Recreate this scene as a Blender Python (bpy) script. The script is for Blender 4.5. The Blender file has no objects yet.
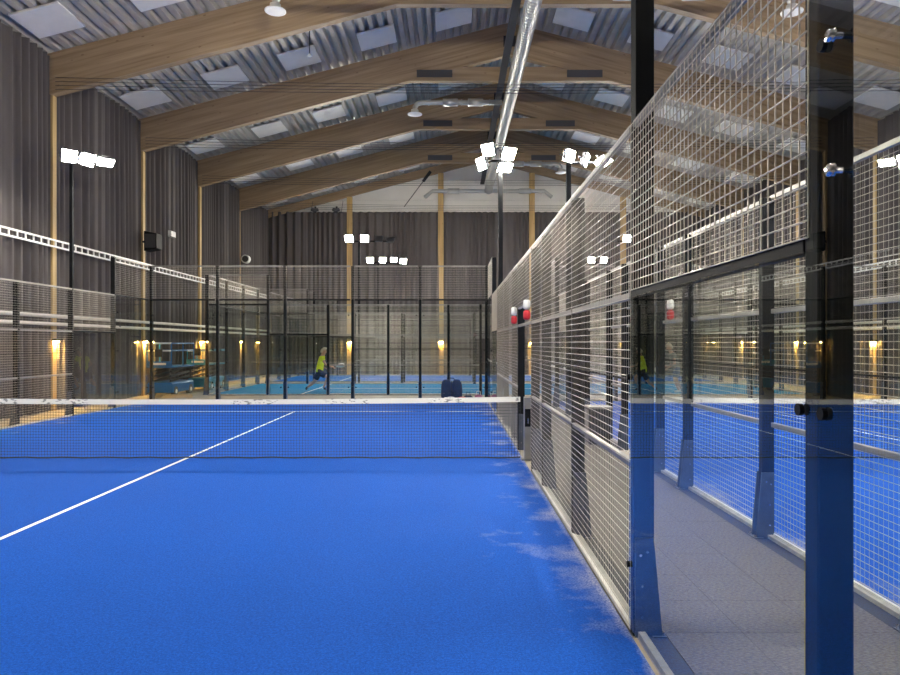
import bpy, bmesh, math, random
from mathutils import Vector, Matrix, Quaternion
random.seed(7)
SC = bpy.context.scene
COL = SC.collection
PI = math.pi

# ------------------------------------------------------------------ camera
F_PX, VPX, VPY, CAM_H = 677.0, 452.3, 343.4, 1.717     # focal length and vanishing point in photo pixels (900 x 675)
cd = bpy.data.cameras.new('camera'); cam = bpy.data.objects.new('camera', cd); COL.objects.link(cam)
cam.location = (0, 0, CAM_H); cam.rotation_euler = (PI / 2, 0, 0)
cd.sensor_fit = 'HORIZONTAL'; cd.sensor_width = 36.0; cd.lens = F_PX / 900 * 36
cd.shift_x = (450 - VPX) / 900; cd.shift_y = (VPY - 337.5) / 900
cd.clip_start = 0.02; cd.clip_end = 200
SC.camera = cam
# ------------------------------------------------------------------ world and exposure (closed hall, lit by its own floodlights)
w = bpy.data.worlds.new('world'); SC.world = w; w.use_nodes = True
w.node_tree.nodes['Background'].inputs[0].default_value = (0.5, 0.6, 0.8, 1)
w.node_tree.nodes['Background'].inputs[1].default_value = 0.05
SC.view_settings.view_transform = 'Standard'; SC.view_settings.look = 'None'
SC.view_settings.exposure = 1.85; SC.view_settings.gamma = 1.0; SC.view_settings.use_curve_mapping = False
LED_STRENGTH = 260.0
SC.cycles.use_denoising = True; SC.cycles.use_adaptive_sampling = False
SC.cycles.max_bounces = 10; SC.cycles.diffuse_bounces = 5; SC.cycles.glossy_bounces = 5
SC.cycles.transparent_max_bounces = 40
SC.cycles.sample_clamp_indirect = 8.0
SC.cycles.caustics_reflective = False; SC.cycles.caustics_refractive = False

# ------------------------------------------------------------------ materials
def nodes(name):
    m = bpy.data.materials.new(name); m.use_nodes = True
    nt = m.node_tree
    return m, nt, nt.nodes['Principled BSDF']

def mat(name, col, rough=0.6, metal=0.0, var=0.0, scale=8.0, stretch=(1, 1, 1), bump=0.0, bscale=None, spec=0.5):
    m, nt, p = nodes(name)
    p.inputs['Roughness'].default_value = rough; p.inputs['Metallic'].default_value = metal
    p.inputs['Specular IOR Level'].default_value = spec
    p.inputs['Base Color'].default_value = (*col, 1)
    if var or bump:
        tc = nt.nodes.new('ShaderNodeTexCoord'); mp = nt.nodes.new('ShaderNodeMapping')
        mp.inputs['Scale'].default_value = stretch
        nt.links.new(tc.outputs['Object'], mp.inputs[0])
    if var:
        n = nt.nodes.new('ShaderNodeTexNoise'); n.inputs['Scale'].default_value = scale; n.inputs['Detail'].default_value = 6
        nt.links.new(mp.outputs[0], n.inputs[0])
        r = nt.nodes.new('ShaderNodeValToRGB'); e = r.color_ramp.elements
        e[0].position, e[1].position = 0.3, 0.7
        e[0].color = (*[c * (1 - var) for c in col], 1); e[1].color = (*[min(1, c * (1 + var)) for c in col], 1)
        nt.links.new(n.outputs[0], r.inputs[0]); nt.links.new(r.outputs[0], p.inputs['Base Color'])
    if bump:
        n2 = nt.nodes.new('ShaderNodeTexNoise'); n2.inputs['Scale'].default_value = bscale or scale
        n2.inputs['Detail'].default_value = 3
        nt.links.new(mp.outputs[0], n2.inputs[0])
        b = nt.nodes.new('ShaderNodeBump'); b.inputs['Strength'].default_value = bump; b.inputs['Distance'].default_value = 0.02
        nt.links.new(n2.outputs[0], b.inputs['Height']); nt.links.new(b.outputs[0], p.inputs['Normal'])
    return m

def emis(name, col, strength):
    m, nt, p = nodes(name)
    p.inputs['Base Color'].default_value = (0.8, 0.8, 0.8, 1)
    p.inputs['Emission Color'].default_value = (*col, 1); p.inputs['Emission Strength'].default_value = strength
    return m

def glass_mat(name, tint):
    # thin architectural glass: clear transmission plus a true Fresnel mirror reflection on the outer faces
    m = bpy.data.materials.new(name); m.use_nodes = True; nt = m.node_tree; nt.nodes.clear()
    out = nt.nodes.new('ShaderNodeOutputMaterial'); mix = nt.nodes.new('ShaderNodeMixShader')
    tr = nt.nodes.new('ShaderNodeBsdfTransparent'); tr.inputs[0].default_value = (*tint, 1)
    gl = nt.nodes.new('ShaderNodeBsdfGlossy'); gl.inputs['Roughness'].default_value = 0.0
    gl.inputs[0].default_value = (0.95, 0.97, 0.96, 1)
    fr = nt.nodes.new('ShaderNodeFresnel'); fr.inputs[0].default_value = 1.52
    geo = nt.nodes.new('ShaderNodeNewGeometry')
    one = nt.nodes.new('ShaderNodeMath'); one.operation = 'SUBTRACT'; one.inputs[0].default_value = 1.0
    nt.links.new(geo.outputs['Backfacing'], one.inputs[1])
    a = nt.nodes.new('ShaderNodeMath'); a.operation = 'ADD'; a.inputs[1].default_value = 1.0      # both faces of the pane, mirror strength toned down: 1.65 f / (1 + f)
    nt.links.new(fr.outputs[0], a.inputs[0])
    b = nt.nodes.new('ShaderNodeMath'); b.operation = 'MULTIPLY'; b.inputs[1].default_value = 1.65
    nt.links.new(fr.outputs[0], b.inputs[0])
    c = nt.nodes.new('ShaderNodeMath'); c.operation = 'DIVIDE'
    nt.links.new(b.outputs[0], c.inputs[0]); nt.links.new(a.outputs[0], c.inputs[1])
    d = nt.nodes.new('ShaderNodeMath'); d.operation = 'MULTIPLY'
    nt.links.new(c.outputs[0], d.inputs[0]); nt.links.new(one.outputs[0], d.inputs[1])
    nt.links.new(d.outputs[0], mix.inputs[0]); nt.links.new(tr.outputs[0], mix.inputs[1]); nt.links.new(gl.outputs[0], mix.inputs[2])
    nt.links.new(mix.outputs[0], out.inputs[0])
    return m

def turf_mat(name, base, sand_amt):
    # short artificial turf; sand swept up in patches towards the long edges
    m, nt, p = nodes(name); L = nt.links.new
    tc = nt.nodes.new('ShaderNodeTexCoord')
    def noise(s, det=4, rough=0.6):
        n = nt.nodes.new('ShaderNodeTexNoise'); n.inputs['Scale'].default_value = s
        n.inputs['Detail'].default_value = det; n.inputs['Roughness'].default_value = rough
        L(tc.outputs['Object'], n.inputs[0]); return n
    def math_(op, a, b):
        n = nt.nodes.new('ShaderNodeMath'); n.operation = op; n.use_clamp = False
        for i, v in enumerate((a, b)):
            if isinstance(v, (int, float)): n.inputs[i].default_value = v
            else: L(v, n.inputs[i])
        return n.outputs[0]
    fine = noise(70, 5, 0.75)
    r = nt.nodes.new('ShaderNodeValToRGB'); e = r.color_ramp.elements
    e[0].position, e[1].position = 0.3, 0.72
    e[0].color = (*[c * 0.5 for c in base], 1); e[1].color = (base[0] * 1.5 + 0.003, base[1] * 1.5, min(0.9, base[2] * 1.2), 1)
    L(fine.outputs[0], r.inputs[0])
    big = noise(0.55, 3, 0.5)
    sep = nt.nodes.new('ShaderNodeSeparateXYZ'); L(tc.outputs['Object'], sep.inputs[0])
    ax = math_('ABSOLUTE', sep.outputs[0], 0)
    edge = nt.nodes.new('ShaderNodeMapRange'); edge.inputs[1].default_value = 3.9; edge.inputs[2].default_value = 5.0
    edge.inputs[3].default_value = 0; edge.inputs[4].default_value = 0.3
    L(ax, edge.inputs[0])
    lip = nt.nodes.new('ShaderNodeMapRange'); lip.inputs[1].default_value = 4.93; lip.inputs[2].default_value = 5.0
    lip.inputs[3].default_value = 0; lip.inputs[4].default_value = 0.25
    L(ax, lip.inputs[0])
    patch = noise(1.5, 5, 0.62)
    s = math_('ADD', math_('ADD', patch.outputs[0], edge.outputs[0]), lip.outputs[0])
    sr = nt.nodes.new('ShaderNodeMapRange'); sr.inputs[1].default_value = 0.72; sr.inputs[2].default_value = 1.0
    sr.inputs[3].default_value = 0; sr.inputs[4].default_value = sand_amt
    L(s, sr.inputs[0])
    grain = nt.nodes.new('ShaderNodeMapRange'); grain.inputs[1].default_value = 0.4; grain.inputs[2].default_value = 0.62
    L(fine.outputs[0], grain.inputs[0])
    sf = math_('MULTIPLY', sr.outputs[0], math_('ADD', grain.outputs[0], 0.25))
    mx = nt.nodes.new('ShaderNodeMix'); mx.data_type = 'RGBA'; mx.clamp_factor = True
    L(sf, mx.inputs[0]); L(r.outputs[0], mx.inputs[6]); mx.inputs[7].default_value = (0.62, 0.60, 0.58, 1)
    L(mx.outputs[2], p.inputs['Base Color'])
    p.inputs['Roughness'].default_value = 0.8
    p.inputs['Specular IOR Level'].default_value = 0.08
    b = nt.nodes.new('ShaderNodeBump'); b.inputs['Strength'].default_value = 0.6; b.inputs['Distance'].default_value = 0.01
    f2 = noise(170, 2, 0.7); L(f2.outputs[0], b.inputs['Height']); L(b.outputs[0], p.inputs['Normal'])
    return m

def wood_mat(name, col, axis=0):
    m, nt, p = nodes(name); L = nt.links.new
    tc = nt.nodes.new('ShaderNodeTexCoord'); mp = nt.nodes.new('ShaderNodeMapping')
    sc = [9, 9, 9]; sc[axis] = 0.35; mp.inputs['Scale'].default_value = sc
    L(tc.outputs['Object'], mp.inputs[0])
    n = nt.nodes.new('ShaderNodeTexNoise'); n.inputs['Scale'].default_value = 1.6; n.inputs['Detail'].default_value = 5
    L(mp.outputs[0], n.inputs[0])
    r = nt.nodes.new('ShaderNodeValToRGB'); e = r.color_ramp.elements; e[0].position, e[1].position = 0.3, 0.72
    e[0].color = (col[0] * 0.72, col[1] * 0.68, col[2] * 0.62, 1); e[1].color = (*[c * 1.15 for c in col], 1)
    L(n.outputs[0], r.inputs[0])
    k = nt.nodes.new('ShaderNodeTexVoronoi'); k.inputs['Scale'].default_value = 2.2
    mp2 = nt.nodes.new('ShaderNodeMapping'); s2 = [2.2, 2.2, 2.2]; s2[axis] = 0.9; mp2.inputs['Scale'].default_value = s2
    L(tc.outputs['Object'], mp2.inputs[0]); L(mp2.outputs[0], k.inputs[0])
    kr = nt.nodes.new('ShaderNodeMapRange'); kr.inputs[1].default_value = 0.05; kr.inputs[2].default_value = 0.11
    kr.inputs[3].default_value = 0.55; kr.inputs[4].default_value = 0
    L(k.outputs['Distance'], kr.inputs[0])
    mx = nt.nodes.new('ShaderNodeMix'); mx.data_type = 'RGBA'
    L(kr.outputs[0], mx.inputs[0]); L(r.outputs[0], mx.inputs[6]); mx.inputs[7].default_value = (col[0] * 0.35, col[1] * 0.25, col[2] * 0.2, 1)
    L(mx.outputs[2], p.inputs['Base Color']); p.inputs['Roughness'].default_value = 0.6
    return m

def duct_mat():
    m, nt, p = nodes('galvanised spiral duct'); L = nt.links.new
    p.inputs['Metallic'].default_value = 0.5; p.inputs['Roughness'].default_value = 0.45
    p.inputs['Base Color'].default_value = (0.46, 0.47, 0.46, 1)
    tc = nt.nodes.new('ShaderNodeTexCoord'); wv = nt.nodes.new('ShaderNodeTexWave'); wv.inputs['Scale'].default_value = 2.4
    wv.bands_direction = 'Y'; L(tc.outputs['Object'], wv.inputs[0])
    b = nt.nodes.new('ShaderNodeBump'); b.inputs['Strength'].default_value = 0.5; b.inputs['Distance'].default_value = 0.03
    L(wv.outputs['Fac'], b.inputs['Height']); L(b.outputs[0], p.inputs['Normal'])
    return m

def band_mat():
    # white net band with a line of small dark print along it
    m, nt, p = nodes('printed white net band'); L = nt.links.new
    tc = nt.nodes.new('ShaderNodeTexCoord'); mp = nt.nodes.new('ShaderNodeMapping'); mp.inputs['Scale'].default_value = (14, 1, 40)
    L(tc.outputs['Object'], mp.inputs[0])
    n = nt.nodes.new('ShaderNodeTexNoise'); n.inputs['Scale'].default_value = 1.0; n.inputs['Detail'].default_value = 1
    L(mp.outputs[0], n.inputs[0])
    mp2 = nt.nodes.new('ShaderNodeMapping'); mp2.inputs['Scale'].default_value = (0.9, 0.01, 0.01); L(tc.outputs['Object'], mp2.inputs[0])
    n2 = nt.nodes.new('ShaderNodeTexNoise'); n2.inputs['Scale'].default_value = 1.6; n2.inputs['Detail'].default_value = 0; L(mp2.outputs[0], n2.inputs[0])
    sep = nt.nodes.new('ShaderNodeSeparateXYZ'); L(tc.outputs['UV'], sep.inputs[0])
    r1 = nt.nodes.new('ShaderNodeMapRange'); r1.inputs[1].default_value = 0.55; r1.inputs[2].default_value = 0.6; L(n.outputs[0], r1.inputs[0])
    r2 = nt.nodes.new('ShaderNodeMapRange'); r2.inputs[1].default_value = 0.5; r2.inputs[2].default_value = 0.52; L(n2.outputs[0], r2.inputs[0])
    mu = nt.nodes.new('ShaderNodeMath'); mu.operation = 'MULTIPLY'; L(r1.outputs[0], mu.inputs[0]); L(r2.outputs[0], mu.inputs[1])
    mu2 = nt.nodes.new('ShaderNodeMath'); mu2.operation = 'MULTIPLY'; mu2.inputs[1].default_value = 0.75; L(mu.outputs[0], mu2.inputs[0])
    mx = nt.nodes.new('ShaderNodeMix'); mx.data_type = 'RGBA'; L(mu2.outputs[0], mx.inputs[0])
    mx.inputs[6].default_value = (0.78, 0.77, 0.70, 1); mx.inputs[7].default_value = (0.12, 0.12, 0.11, 1)
    L(mx.outputs[2], p.inputs['Base Color']); p.inputs['Roughness'].default_value = 0.7
    return m

M = {
    'concrete': mat('beige concrete floor', (0.40, 0.35, 0.27), 0.75, var=0.18, scale=1.5),
    'turf': turf_mat('blue turf', (0.003, 0.090, 0.58), 0.6),
    'turf_a': turf_mat('light blue turf', (0.02, 0.22, 0.52), 0.2),
    'turf_b': turf_mat('royal blue turf', (0.012, 0.11, 0.50), 0.15),
    'carpet': mat('grey carpet', (0.145, 0.135, 0.122), 0.95, var=0.4, scale=130, stretch=(0.3, 1, 1), bump=0.5, bscale=160, spec=0.1),
    'line': mat('white court line', (0.85, 0.86, 0.86), 0.8, var=0.06, scale=30),
    'wire': mat('weathered zinc wire', (0.58, 0.53, 0.44), 0.33, 0.65, var=0.12, scale=6),
    'black': mat('black powder coated steel', (0.010, 0.011, 0.013), 0.6, 0.0, var=0.2, scale=5, spec=0.1),
    'rail': mat('grey steel rail', (0.30, 0.29, 0.27), 0.4, 0.4, var=0.15, scale=4),
    'gusset': mat('dark blue grey steel plate', (0.075, 0.09, 0.12), 0.35, 0.3, var=0.2, scale=10),
    'kerb': mat('grey kerb', (0.36, 0.35, 0.31), 0.7, var=0.2, scale=9),
    'whitekerb': mat('white kerb edge', (0.75, 0.75, 0.70), 0.6, var=0.12, scale=9),
    'chrome': mat('chrome bolt', (0.8, 0.8, 0.8), 0.15, 1.0),
    'glass': glass_mat('tempered court glass', (0.965, 0.985, 0.975)),
    'cord': mat('dark net cord', (0.03, 0.035, 0.045), 0.8),
    'band': band_mat(),
    'wood': wood_mat('glulam beam', (0.38, 0.275, 0.17), 0),
    'woodcol': wood_mat('glulam column', (0.58, 0.40, 0.17), 2),
    'curtain': mat('dark taupe curtain', (0.12, 0.107, 0.106), 0.85, var=0.12, scale=2.0, stretch=(1, 1, 0.1), spec=0.2),
    'deck': mat('bare corrugated metal deck', (0.48, 0.455, 0.42), 0.6, 0.1, var=0.1, scale=2),
    'panel': mat('white acoustic panel', (0.90, 0.89, 0.86), 0.8, var=0.03, scale=3),
    'white': mat('white painted metal', (0.8, 0.8, 0.78), 0.5),
    'gable': mat('white wall panel', (0.72, 0.70, 0.66), 0.75, var=0.05, scale=1),
    'wall': mat('dark wall', (0.10, 0.095, 0.09), 0.9, var=0.15, scale=2),
    'duct': duct_mat(),
    'tray': mat('dark cable tray', (0.05, 0.05, 0.055), 0.5, 0.3),
    'pipe': mat('light grey pipe', (0.62, 0.60, 0.55), 0.5, var=0.05),
    'led': emis('floodlight diode panel', (1.0, 0.94, 0.82), LED_STRENGTH),
    'warm': emis('warm wall lamp', (1.0, 0.58, 0.13), 800.0),
    'lamp': mat('lamp housing', (0.10, 0.10, 0.11), 0.45, 0.4),
    'red': mat('red pad', (0.55, 0.02, 0.03), 0.6),
    'pad': mat('white pad', (0.8, 0.8, 0.78), 0.6),
    'navy': mat('navy fabric', (0.012, 0.018, 0.05), 0.8, var=0.3, scale=6, bump=0.3),
    'pink': mat('pink fabric', (0.45, 0.14, 0.24), 0.8, var=0.2),
    'lift': mat('blue lift paint', (0.012, 0.12, 0.34), 0.4, var=0.1, scale=3),
    'teal': mat('teal lift paint', (0.03, 0.24, 0.36), 0.4, var=0.1, scale=3),
    'rubber': mat('grey rubber', (0.16, 0.15, 0.13), 0.8),
    'timber': mat('raw timber', (0.50, 0.36, 0.20), 0.75, var=0.2, scale=8, stretch=(0.3, 3, 3)),
    'skin': mat('skin', (0.60, 0.35, 0.25), 0.55),
    'hair': mat('pale hair', (0.62, 0.56, 0.45), 0.7),
    'yellow': mat('hi vis yellow shirt', (0.80, 0.95, 0.03), 0.75, var=0.1, scale=6),
    'greyshirt': mat('grey shirt', (0.20, 0.23, 0.21), 0.8, var=0.1, scale=6),
    'shorts': mat('black shorts', (0.012, 0.013, 0.016), 0.8),
    'blueshorts': mat('blue shorts', (0.06, 0.13, 0.30), 0.8),
    'shoe': mat('dark shoe', (0.04, 0.04, 0.05), 0.6),
    'whiteshoe': mat('white shoe', (0.7, 0.7, 0.7), 0.6),
    'green': mat('green racket', (0.05, 0.50, 0.12), 0.5),
    'screen': mat('dark plate', (0.035, 0.037, 0.042), 0.7, spec=0.2),
}

# ------------------------------------------------------------------ mesh helpers
class MB:
    def __init__(s): s.v, s.f = [], []
    def quadbox(s, p):                      # eight corners: bottom loop then top loop
        n = len(s.v); s.v += [tuple(q) for q in p]
        s.f += [(n, n + 3, n + 2, n + 1), (n + 4, n + 5, n + 6, n + 7)] + [(n + i, n + (i + 1) % 4, n + 4 + (i + 1) % 4, n + 4 + i) for i in range(4)]
        return s
    def box(s, x0, x1, y0, y1, z0, z1):
        return s.quadbox([(x0, y0, z0), (x1, y0, z0), (x1, y1, z0), (x0, y1, z0), (x0, y0, z1), (x1, y0, z1), (x1, y1, z1), (x0, y1, z1)])
    def prism(s, poly, axis, a, b):         # polygon (two other axes, in order) swept along an axis
        def pt(q, t):
            return {0: (t, q[0], q[1]), 1: (q[0], t, q[1]), 2: (q[0], q[1], t)}[axis]
        n = len(s.v); k = len(poly)
        s.v += [pt(q, a) for q in poly] + [pt(q, b) for q in poly]
        s.f += [tuple(range(n, n + k))[::-1], tuple(range(n + k, n + 2 * k))]
        s.f += [(n + i, n + (i + 1) % k, n + k + (i + 1) % k, n + k + i) for i in range(k)]
        return s
    def tube(s, pts, r, k=8, cap=True, rs=None):
        pts = [Vector(p) for p in pts]; n = len(s.v); prev = None
        for i, p in enumerate(pts):
            t = (pts[min(i + 1, len(pts) - 1)] - pts[max(i - 1, 0)]).normalized()
            u = t.cross(Vector((0, 0, 1)))
            if u.length < 1e-3: u = t.cross(Vector((0, 1, 0)))
            if prev is not None and u.dot(prev) < 0: u = -u
            u.normalize(); prev = u; q = t.cross(u); rr = rs[i] if rs else r
            for j in range(k):
                a = 2 * PI * j / k; s.v.append(tuple(p + u * (rr * math.cos(a)) + q * (rr * math.sin(a))))
        for i in range(len(pts) - 1):
            for j in range(k):
                s.f.append((n + i * k + j, n + i * k + (j + 1) % k, n + (i + 1) * k + (j + 1) % k, n + (i + 1) * k + j))
        if cap:
            s.f.append(tuple(range(n, n + k))[::-1]); m = n + (len(pts) - 1) * k; s.f.append(tuple(range(m, m + k)))
        return s
    def lathe(s, prof, k=20, c=(0, 0, 0)):  # profile of (radius, z) about z
        n = len(s.v)
        for r, z in prof:
            for j in range(k):
                a = 2 * PI * j / k; s.v.append((c[0] + r * math.cos(a), c[1] + r * math.sin(a), c[2] + z))
        for i in range(len(prof) - 1):
            for j in range(k):
                s.f.append((n + i * k + j, n + i * k + (j + 1) % k, n + (i + 1) * k + (j + 1) % k, n + (i + 1) * k + j))
        s.f.append(tuple(range(n, n + k))[::-1]); m = n + (len(prof) - 1) * k; s.f.append(tuple(range(m, m + k)))
        return s
    def mesh(s, name, m, smooth=False, fix=True):
        me = bpy.data.meshes.new(name); me.from_pydata(s.v, [], s.f)
        if fix:
            bm = bmesh.new(); bm.from_mesh(me); bmesh.ops.recalc_face_normals(bm, faces=bm.faces); bm.to_mesh(me); bm.free()
        me.materials.append(M[m] if isinstance(m, str) else m)
        if smooth:
            for p in me.polygons: p.use_smooth = True
        me.update(); return me

def link(name, me, parent=None, loc=(0, 0, 0), rot=None, kind=None):
    o = bpy.data.objects.new(name, me); COL.objects.link(o); o.parent = parent; o.location = loc
    if rot is not None:
        if isinstance(rot, Quaternion): o.rotation_mode = 'QUATERNION'; o.rotation_quaternion = rot
        else: o.rotation_euler = rot
    if kind: o['kind'] = kind
    return o
def part(name, mb, m, parent, loc=(0, 0, 0), rot=None, smooth=False, kind=None, bevel=0.0):
    o = link(name, mb.mesh(name, m, smooth), parent, loc, rot, kind)
    if bevel:
        b = o.modifiers.new('bevel', 'BEVEL'); b.width = bevel; b.segments = 2; b.limit_method = 'ANGLE'
    return o
def tag(o, label, cat, group=None):
    o['label'] = label; o['category'] = cat
    if group: o['group'] = group
    return o
def thing(name, label, cat, loc=(0, 0, 0), rotz=0, group=None):
    o = link(name, None, None, loc, (0, 0, rotz)); return tag(o, label, cat, group)
def solid(name, mb, m, label, cat, loc=(0, 0, 0), rot=None, group=None, smooth=False, bevel=0.0):
    return tag(part(name, mb, m, None, loc, rot, smooth, None, bevel), label, cat, group)
def struct(name, mb, m, parent=None, smooth=False):
    return part(name, mb, m, parent, smooth=smooth, kind='structure' if parent is None else None)
def copy_tree(o, parent=None):
    c = o.copy(); COL.objects.link(c); c.parent = parent
    for ch in list(o.children): copy_tree(ch, c)
    return c
def P(px, py, Y):                           # photo pixel at a known distance -> place in the hall
    return Vector(((px - VPX) * Y / F_PX, Y, CAM_H - (py - VPY) * Y / F_PX))

# ------------------------------------------------------------------ the place in metres
CX0, CX1 = -8.952, 1.048                    # near court, left and right glass line
RX0, RX1 = 2.85, 12.85                      # neighbouring court
CY0, CY1 = 0.0, 20.0
HX0, HX1, HY0, HY1 = -10.25, 13.99, -7.8, 37.35
XC = 1.87                                   # ridge line
SLOPE = 0.2613
BEAMS = [17.2 + 5 * k for k in range(-4, 4)]  # -2.8 ... 32.2
Z_EAVE_BOT, Z_EAVE_TOP = 8.02, 9.06
EX0, EX1 = -10.1, 13.84                     # inner face of the columns
def roof_z(x): return Z_EAVE_TOP + SLOPE * ((XC - EX0) - abs(x - XC))

# ------------------------------------------------------------------ setting
struct('floor', MB().box(HX0 - .2, HX1 + .2, HY0 - .2, HY1 + .2, -0.2, 0), 'concrete')
struct('wall_left', MB().box(HX0 - .25, HX0 - .05, HY0, HY1, 0, 9.0), 'wall')
struct('wall_right', MB().box(HX1 + .05, HX1 + .25, HY0, HY1, 0, 9.0), 'wall')
struct('wall_near', MB().prism([(HX0, 0), (HX1, 0), (HX1, 9), (XC, 12.1), (HX0, 9)], 1, HY0 - .2, HY0), 'wall')
wb = struct('wall_back', MB().prism([(HX0, 0), (HX1, 0), (HX1, 9), (XC, 12.1), (HX0, 9)], 1, HY1 + .06, HY1 + .25), 'wall')
for k in range(4):                          # white cladding panels above the curtain
    z0, z1 = 8.7 + k * 0.9, 8.7 + (k + 1) * 0.9 - 0.012
    xl = lambda z: max(EX0, XC - max(0.05, (roof_z(XC) - z) / SLOPE))
    if k == 0: poly = [(EX0, z0), (2 * XC - EX0, z0), (2 * XC - xl(z1), z1), (xl(z1), z1)]
    else: poly = [(xl(z0), z0), (2 * XC - xl(z0), z0), (2 * XC - xl(min(z1, 12.1)), min(z1, 12.1)), (xl(min(z1, 12.1)), min(z1, 12.1))]
    part('cladding_panel', MB().prism(poly, 1, HY1, HY1 + .05), 'gable', wb)
for side in (-1, 1):                        # corrugated roof deck, ribs along the hall
    mb = MB(); pitch, dep = 0.28, 0.115; n = int(12.3 / pitch) + 1; prof = []
    for i in range(n):
        for t, h in ((0.0, 0), (0.12, 0), (0.155, dep), (0.245, dep)): prof.append((i * pitch + t, h))
    for t, h in prof:
        x = XC + side * t; z = roof_z(XC) - SLOPE * t + h
        for y in (HY0 - .1, HY1 + .2): mb.v.append((x, y, z))
    for i in range(len(prof) - 1): mb.f.append((2 * i, 2 * i + 1, 2 * i + 3, 2 * i + 2))
    struct('ceiling', mb, 'deck')

# turf, carpets and lines
def turf(name, m, x0, x1, y0, y1, label, rotz=0):
    cx, cy, hx, hy = (x0 + x1) / 2, (y0 + y1) / 2, (x1 - x0) / 2, (y1 - y0) / 2
    if rotz: hx, hy = hy, hx
    o = solid(name, MB().box(-hx, hx, -hy, hy, 0.0005, 0.012), m, label, 'turf', (cx, cy, 0), (0, 0, rotz)); return o
def line(parent, x0, x1, y0, y1):
    part('court_line', MB().box(x0, x1, y0, y1, 0.0122, 0.0142), 'line', parent)
for x0, x1, lab in ((CX0, CX1, 'bright blue artificial turf of the court with the sports bags behind its glass'),
                    (RX0, RX1, 'bright blue artificial turf of the court across the grey carpet walkway')):
    t = turf('court_turf', 'turf', x0 + 0.02, x1 - 0.002, CY0 + .02, CY1 - .02, lab)
    for s in (-1, 1): line(t, -4.97, 4.97, s * 6.95 - .025, s * 6.95 + .025)
    line(t, -.025, .025, -6.924, 6.924)
AY0, AY1, BY0, BY1 = 22.6, 28.6, 30.1, 36.1
AX0, AX1 = XC - 10, XC + 10
for y0, y1, m, lab in ((AY0, AY1, 'turf_a', 'light blue turf of the narrow court the players run on'),
                       (BY0, BY1, 'turf_b', 'royal blue turf of the narrow court along the gable wall')):
    t = turf('court_turf', m, AX0 + .02, AX1 - .02, y0 + .02, y1 - .02, lab, PI / 2)
    for s in (-1, 1): line(t, -2.97, 2.97, s * 6.95 - .025, s * 6.95 + .025)
    line(t, -.025, .025, -6.92, 6.92)
cw = thing('carpet_runner', 'dark grey carpet tiles on the walkway between the two courts', 'carpet', (CX1 + .206, CY0, 0))
cwid = RX0 - .206 - (CX1 + .206)
tile_me = MB().box(0.001, cwid / 3 - .001, 0.001, 0.499, 0.0005, 0.008).mesh('carpet_tile', 'carpet')
for j in range(-6, 44):
    for i in range(3): link('carpet_tile', tile_me, cw, (i * cwid / 3, j * 0.5, random.uniform(-.0003, .0004)))

# ------------------------------------------------------------------ wire mesh panels (shared data)
_mesh_cache = {}
def wire_mesh(wd, ht, heavy=False):
    key = (round(wd, 3), round(ht, 3), heavy)
    if key in _mesh_cache: return _mesh_cache[key]
    mb = MB(); pitch = 0.0505; rh, rv = (.0031, .0028) if heavy else (.0025, .0011)   # the upper panels are of heavier wire
    nx = max(1, int(round(wd / pitch))); nz = max(1, int(round(ht / pitch)))
    for i in range(nx + 1): x = wd * i / nx; mb.tube([(x, 0.0046, 0), (x, 0.0046, ht)], rv, 5, False)
    for i in range(nz + 1): z = ht * i / nz; mb.tube([(0, 0, z), (wd, 0, z)], rh, 5, False)
    _mesh_cache[key] = mb.mesh('mesh_panel', 'wire', True, False); return _mesh_cache[key]
_cache = {}
def shared(key, fn):
    if key not in _cache: _cache[key] = fn()
    return _cache[key]
def post(parent, u, h, wdt=0.075):
    me = shared(('post', h, wdt), lambda: MB().box(-wdt / 2, wdt / 2, 0.012, 0.118, 0.0005, h).mesh('post', 'black'))
    o = link('post', me, parent, (u, 0, 0)); bv = o.modifiers.new('bevel', 'BEVEL'); bv.width = 0.006; bv.segments = 2
    g = shared('gusset', lambda: MB().prism([(0.02, 0.0006), (0.175, 0.0006), (0.175, 0.05), (0.128, 0.58), (0.02, 0.58)], 0, -0.006, 0.006).mesh('gusset', 'gusset'))
    for s in (-1, 1): link('gusset', g, o, (s * (wdt / 2 + .007), 0, 0))
    b = shared('foot', lambda: MB().box(-.07, .07, .119, .2, 0.0006, 0.012).mesh('foot_plate', 'gusset'))
    link('foot_plate', b, o)
    bolt = shared('bolt', lambda: MB().tube([(0, 0, 0), (0, 0, .022)], .011, 8).mesh('bolt', 'chrome'))
    for s in (-1, 1): link('bolt', bolt, o, (s * .05, .185, .012))
    sb = shared('sidebolt', lambda: MB().tube([(-.055, 0, 0), (.055, 0, 0)], .007, 8).mesh('bolt', 'chrome'))
    for z, v in ((.12, .06), (.3, .06), (.48, .05), (.5, .09)): link('bolt', sb, o, (0, v, z))
    return o
def rail(parent, u0, u1, z, m='rail', sz=0.04, v0=0.009, v1=0.045, name='rail'):
    return part(name, MB().box(u0, u1, v0, v1, z - sz / 2, z + sz / 2), m, parent, bevel=0.004)
def pane(parent, u0, u1, h):
    wd = u1 - u0
    me = shared(('pane', round(wd, 3), h), lambda: MB().box(0, wd, -.006, .006, 0.055, h - .01).mesh('glass_pane', 'glass'))
    o = link('glass_pane', me, parent, (u0, 0, 0))
    cl = shared('clamp', lambda: MB().tube([(0, -.02, 0), (0, -.0065, 0)], .018, 12).tube([(0, .0065, 0), (0, .0115, 0)], .018, 12).mesh('clamp', 'black'))
    pin = shared('pin', lambda: MB().tube([(0, -.024, 0), (0, -.0205, 0)], .010, 8).mesh('clamp_pin', 'chrome'))
    off = .012 if h < 2.5 else .10
    for x in (off, wd - off):
        for z in ([0.42, 1.52] + ([2.55] if h > 2.5 else [])):
            c = link('clamp', cl, o, (x, 0, z))
    return o
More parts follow.
